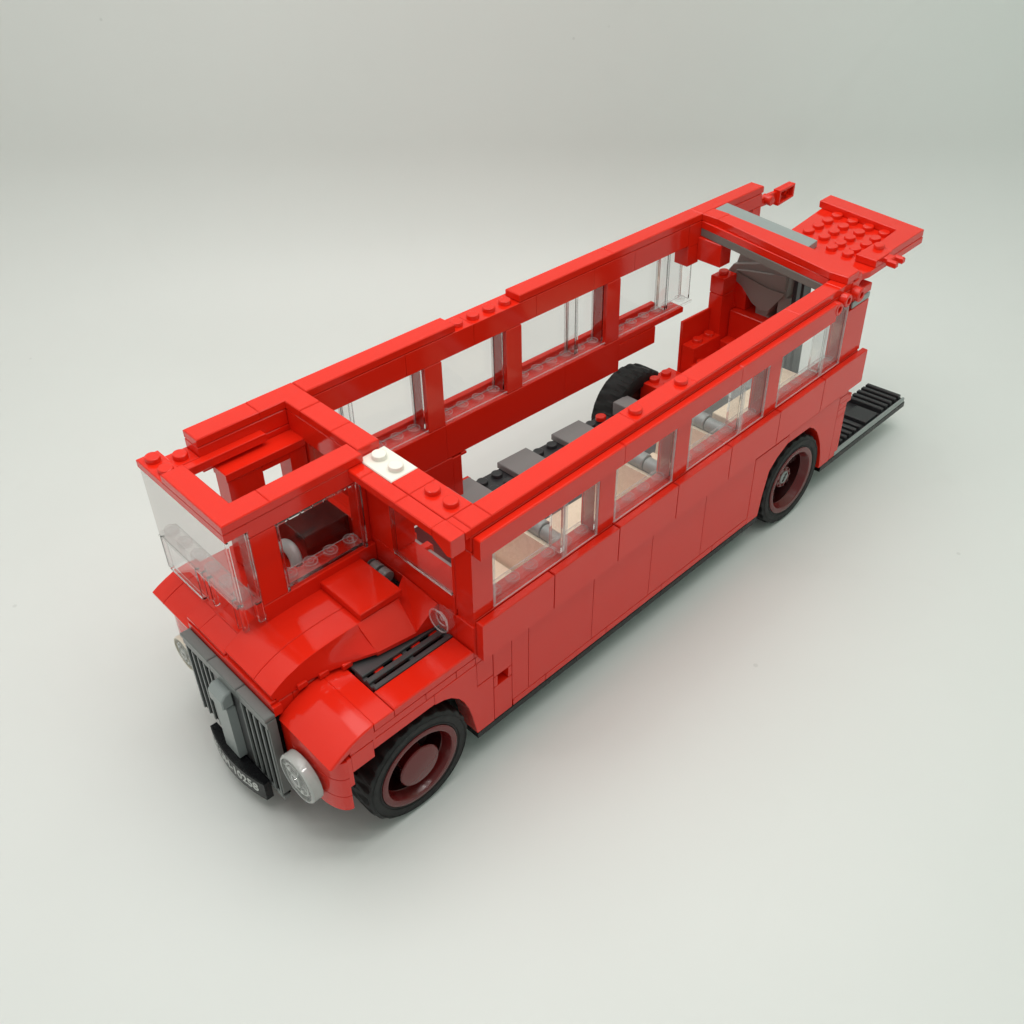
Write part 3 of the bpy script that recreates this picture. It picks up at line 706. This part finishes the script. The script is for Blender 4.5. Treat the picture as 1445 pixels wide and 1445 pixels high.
# =================================================================== wheels
R_, rw = 2.61, 1.936
def wheel(xc, yo, sgn, kind):
    """yo: y of the outer face, sgn=+1 when the inside is towards +y"""
    zc = R_
    w = bpy.data.objects.new('wheel', None); COL.objects.link(w); w.parent = bus
    A = lambda a: a * sgn
    n = 144
    def mod(k, i):
        if k in (4, 8): return -.05 if (i // 3) % 2 == 0 else 0
        if k == 5: return -.15 if (i // 3) % 2 == 0 else 0
        if k == 7: return -.15 if (i // 3) % 2 == 1 else 0
        if k == 6: return -.06 if (i // 3) % 2 else 0
        return 0
    tp = [(rw + .005, .06), (rw + .03, .0), (rw + .3, -.03), (R_ - .13, .0), (R_ - .035, .07), (R_ - .005, .26), (R_ - .01, .85), (R_ - .005, 1.46), (R_ - .06, 1.6), (R_ - .2, 1.7), (rw + .03, 1.72), (rw - .1, 1.66)]
    q = MB(); q.lathe((xc, yo, zc), 'y', [(r, A(a)) for r, a in tp], n, True, mod, caps=False)
    # raised ring lines on the sidewall
    for rr in (rw + .12, rw + .47): q.lathe((xc, yo, zc), 'y', [(rr - .012, A(-.02)), (rr, A(-.045)), (rr + .012, A(-.02))], 96, True, None, False)
    q.build('tyre', 'rubber', w)
    q = MB(); q.lathe((xc, yo, zc), 'y', [(r, A(a)) for r, a in [(rw, .1), (rw, -.02), (rw - .05, -.05), (rw - .27, -.02), (rw - .31, .04), (rw - .36, .45), (rw - .4, .5)]], 96, True, None, False)
    rim = q.build('rim', 'maroon', w)
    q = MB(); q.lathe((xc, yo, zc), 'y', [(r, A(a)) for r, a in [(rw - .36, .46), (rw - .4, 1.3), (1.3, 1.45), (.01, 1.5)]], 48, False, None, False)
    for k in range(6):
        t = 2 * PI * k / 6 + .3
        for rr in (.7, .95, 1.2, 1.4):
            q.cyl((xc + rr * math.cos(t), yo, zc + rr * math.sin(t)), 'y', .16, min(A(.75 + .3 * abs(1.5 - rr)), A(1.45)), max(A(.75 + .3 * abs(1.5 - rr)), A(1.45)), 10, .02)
    q.build('rim_spokes', 'maroon_shade', rim)  # bowl and spokes carry painted shade
    if kind == 'cap':
        q = MB(); q.lathe((xc, yo, zc), 'y', [(r, A(a)) for r, a in [(.6, 1.2), (.6, .2), (.68, .18), (.96, .12), (.98, .06), (.94, .01), (.6, -.05), (.01, -.07)]], 48, True, None, False)
        q.build('hub_cap', 'maroon', w)
    else:
        q = MB(); q.lathe((xc, yo, zc), 'y', [(r, A(a)) for r, a in [(.62, .95), (.62, .55), (.58, .5), (.3, .5), (.28, .9)]], 32, True, None, False)
        for k in range(8):
            t = 2 * PI * k / 8
            q.cyl((xc + .5 * math.cos(t), yo, zc + .5 * math.sin(t)), 'y', .06, min(A(.44), A(.52)), max(A(.44), A(.52)), 10, .01)
        q.build('hub', 'maroon', w)
        q = MB(); q.cyl((xc, yo, zc), 'y', .36, min(A(.45), A(.95)), max(A(.45), A(.95)), 28, .03)
        ax = q.build('axle_pin', 'lgrey', w)
        q = MB()
        for dx, dz in ((0, 0), (.09, .15), (-.09, -.15)): q.box(xc + dx - .09, xc + dx + .09, yo + A(.45) - .02, yo + A(.45) + .02, zc + dz - .08, zc + dz + .08, .01, 0)
        q.build('pin_socket', 'black', ax)
wheel(-3.17, -1.0, 1, 'cap'); wheel(22.86, -1.0, 1, 'pin')
wheel(-3.17, 10.7, -1, 'cap'); wheel(22.6, 11.7, -1, 'pin')
# inner wheel housings
part('wheel_housing', 'black', bus, (-6.3, -.1, 1.3, 8.4, 3.0, 5.5))
part('wheel_housing', 'black', bus, (20.0, 25.7, 1.0, 2.2, 2.6, 5.5))

# =================================================================== photo tent
M['sweep'] = None
def surf(name, c1, c2, rough, marks=True):
    m, nt, b = newmat(name)
    tc = nt.nodes.new('ShaderNodeTexCoord')
    n = nt.nodes.new('ShaderNodeTexNoise'); n.inputs['Scale'].default_value = 5; n.inputs['Detail'].default_value = 6
    nt.links.new(tc.outputs['Object'], n.inputs['Vector'])
    r = nt.nodes.new('ShaderNodeValToRGB'); r.color_ramp.elements[0].position = .3; r.color_ramp.elements[1].position = .7
    r.color_ramp.elements[0].color = (*c1, 1); r.color_ramp.elements[1].color = (*c2, 1)
    nt.links.new(n.outputs['Fac'], r.inputs['Fac'])
    last = r.outputs['Color']
    if marks:
        # small scuffs and specks: sparse voronoi dots and faint scratches
        vo = nt.nodes.new('ShaderNodeTexVoronoi'); vo.inputs['Scale'].default_value = 42; vo.inputs['Randomness'].default_value = 1
        nt.links.new(tc.outputs['Object'], vo.inputs['Vector'])
        mr = nt.nodes.new('ShaderNodeMapRange'); mr.inputs['From Min'].default_value = .03; mr.inputs['From Max'].default_value = .045
        mr.inputs['To Min'].default_value = 1; mr.inputs['To Max'].default_value = 0
        nt.links.new(vo.outputs['Distance'], mr.inputs['Value'])
        n5 = nt.nodes.new('ShaderNodeTexNoise'); n5.inputs['Scale'].default_value = 13
        nt.links.new(tc.outputs['Object'], n5.inputs['Vector'])
        g5 = nt.nodes.new('ShaderNodeMapRange'); g5.inputs['From Min'].default_value = .54; g5.inputs['From Max'].default_value = .6
        nt.links.new(n5.outputs['Fac'], g5.inputs['Value'])
        mu = nt.nodes.new('ShaderNodeMath'); mu.operation = 'MULTIPLY'
        nt.links.new(mr.outputs['Result'], mu.inputs[0]); nt.links.new(g5.outputs['Result'], mu.inputs[1])
        mx = nt.nodes.new('ShaderNodeMixRGB'); mx.inputs['Color2'].default_value = (.42, .42, .40, 1)
        k = nt.nodes.new('ShaderNodeMath'); k.operation = 'MULTIPLY'; k.inputs[1].default_value = .3
        nt.links.new(mu.outputs[0], k.inputs[0])
        nt.links.new(k.outputs[0], mx.inputs['Fac']); nt.links.new(last, mx.inputs['Color1']); last = mx.outputs['Color']
        wv = nt.nodes.new('ShaderNodeTexNoise'); wv.inputs['Scale'].default_value = 9; wv.inputs['Detail'].default_value = 8; wv.inputs['Distortion'].default_value = 1.5
        nt.links.new(tc.outputs['Object'], wv.inputs['Vector'])
        g6 = nt.nodes.new('ShaderNodeMapRange'); g6.inputs['From Min'].default_value = .62; g6.inputs['From Max'].default_value = .75; g6.inputs['To Max'].default_value = .10
        nt.links.new(wv.outputs['Fac'], g6.inputs['Value'])
        mx2 = nt.nodes.new('ShaderNodeMixRGB'); mx2.inputs['Color2'].default_value = (.5, .5, .47, 1)
        nt.links.new(g6.outputs['Result'], mx2.inputs['Fac']); nt.links.new(last, mx2.inputs['Color1']); last = mx2.outputs['Color']
    nt.links.new(last, b.inputs['Base Color'])
    b.inputs['Roughness'].default_value = rough; b.inputs['Specular IOR Level'].default_value = .35
    return m
M['sweep'] = surf('white_sweep', (.672, .674, .655), (.707, .709, .69), .42)

M['tentside'] = surf('tent_wall_cloth', (.64, .66, .64), (.68, .70, .68), .8, False)
M['mintbounce'] = surf('mint_bounce_wall', (.40, .60, .52), (.43, .63, .55), .8, False)  # mint added to the right wall to bounce green onto the backdrop
ca, sa = math.cos(math.radians(45.3)), math.sin(math.radians(45.3))
def gpt(f, r, z): return ((ca * f + sa * r) * S, (sa * f - ca * r) * S, z * S)   # forward, right
W_ = 36; B_ = 42; CR = 11; H_ = 78; FR = -60; SR = 10
frow = [(FR + (B_ - CR - FR) * i / 12, 0) for i in range(13)]
frow += [(B_ - CR + CR * math.sin(PI / 2 * i / 14), CR - CR * math.cos(PI / 2 * i / 14)) for i in range(1, 15)]
frow += [(B_, CR + (H_ - CR) * i / 6) for i in range(1, 7)]
def sheet(name, rows, cols, mat, fn):
    bm = bmesh.new(); g_ = [[bm.verts.new(fn(a, b)) for b in cols] for a in rows]
    for i in range(len(rows) - 1):
        for j in range(len(cols) - 1):
            fc = bm.faces.new((g_[i][j], g_[i][j + 1], g_[i + 1][j + 1], g_[i + 1][j])); fc.smooth = True
    me = bpy.data.meshes.new(name); bm.to_mesh(me); bm.free(); me.materials.append(M[mat])
    o = bpy.data.objects.new(name, me); COL.objects.link(o); o['kind'] = 'structure'
    return o
sheet('backdrop', frow, [-(W_ + 16) + 2 * (W_ + 16) * i / 20 for i in range(21)], 'sweep', lambda a, r: gpt(a[0], r, a[1]))
for sgn in (-1, 1):
    prof_ = [(W_ - 4, -.05)] + [(W_ + SR * math.sin(PI / 2 * i / 14), .0 + SR - SR * math.cos(PI / 2 * i / 14)) for i in range(15)] 
    sheet('tent_wall', [(W_ + SR, SR - .02), (W_ + SR, 30), (W_ + SR, H_)], [-40 + (B_ + 40 + 2) * i / 8 for i in range(9)], 'tentside' if sgn < 0 else 'mintbounce', lambda a, f_, sg=sgn: gpt(f_, sg * a[0], a[1]))
    sheet('tent_side', prof_, [-40 + (B_ + 40 + 2) * i / 8 for i in range(9)], 'sweep', lambda a, f_, sg=sgn: gpt(f_, sg * a[0], a[1]))

# =================================================================== light
wd = bpy.data.worlds.new('World'); SC.world = wd; wd.use_nodes = True
wd.node_tree.nodes['Background'].inputs[0].default_value = (.93, 1.0, .96, 1)
wd.node_tree.nodes['Background'].inputs[1].default_value = .40
def area(name, f, r, z, w, h, power, col, tf, tr, tz):
    L = bpy.data.lights.new(name, 'AREA'); L.shape = 'RECTANGLE'; L.size = w * S; L.size_y = h * S; L.energy = power; L.color = col
    o = bpy.data.objects.new(name, L); COL.objects.link(o)
    p = Vector(gpt(f, r, z)); t = Vector(gpt(tf, tr, tz)); o.location = p
    o.rotation_euler = (0, 0, math.radians(45.3))
    return o
area('tent_panel', 17, 0, 76, 54, 88, 2.3, (1, .99, .965), 0, 0, 0)
for i in range(7):
    area('led_lamp', -4, -27 + 9 * i, 70, 1.6, 1.6, .055, (1, .98, .95), 0, 0, 0)
    area('led_lamp', -19, -27 + 9 * i, 66, 1.6, 1.6, .055, (1, .98, .95), 0, 0, 0)

# =================================================================== camera
cam = bpy.data.cameras.new('camera'); co = bpy.data.objects.new('camera', cam); COL.objects.link(co)
yaw, pitch, roll = 0.79114057, 0.69597371, -0.0056857
f = Vector((math.cos(yaw) * math.cos(pitch), math.sin(yaw) * math.cos(pitch), -math.sin(pitch)))
r = Vector((math.sin(yaw), -math.cos(yaw), 0)); u = r.cross(f)
r2 = r * math.cos(roll) + u * math.sin(roll); u2 = u * math.cos(roll) - r * math.sin(roll)
mt = Matrix((r2, u2, -f)).transposed().to_4x4(); mt.translation = Vector((-17.73209, -20.95609, 36.14648)) * S
co.matrix_world = mt
cam.sensor_width = 36; cam.lens = 36 * 1430.5 / 1445; cam.clip_start = .01; cam.clip_end = 10
SC.camera = co
SC.view_settings.view_transform = 'Standard'; SC.view_settings.look = 'None'; SC.view_settings.exposure = 0; SC.view_settings.gamma = 1
SC.cycles.max_bounces = 14; SC.cycles.transparent_max_bounces = 24; SC.cycles.transmission_bounces = 12; SC.cycles.diffuse_bounces = 6
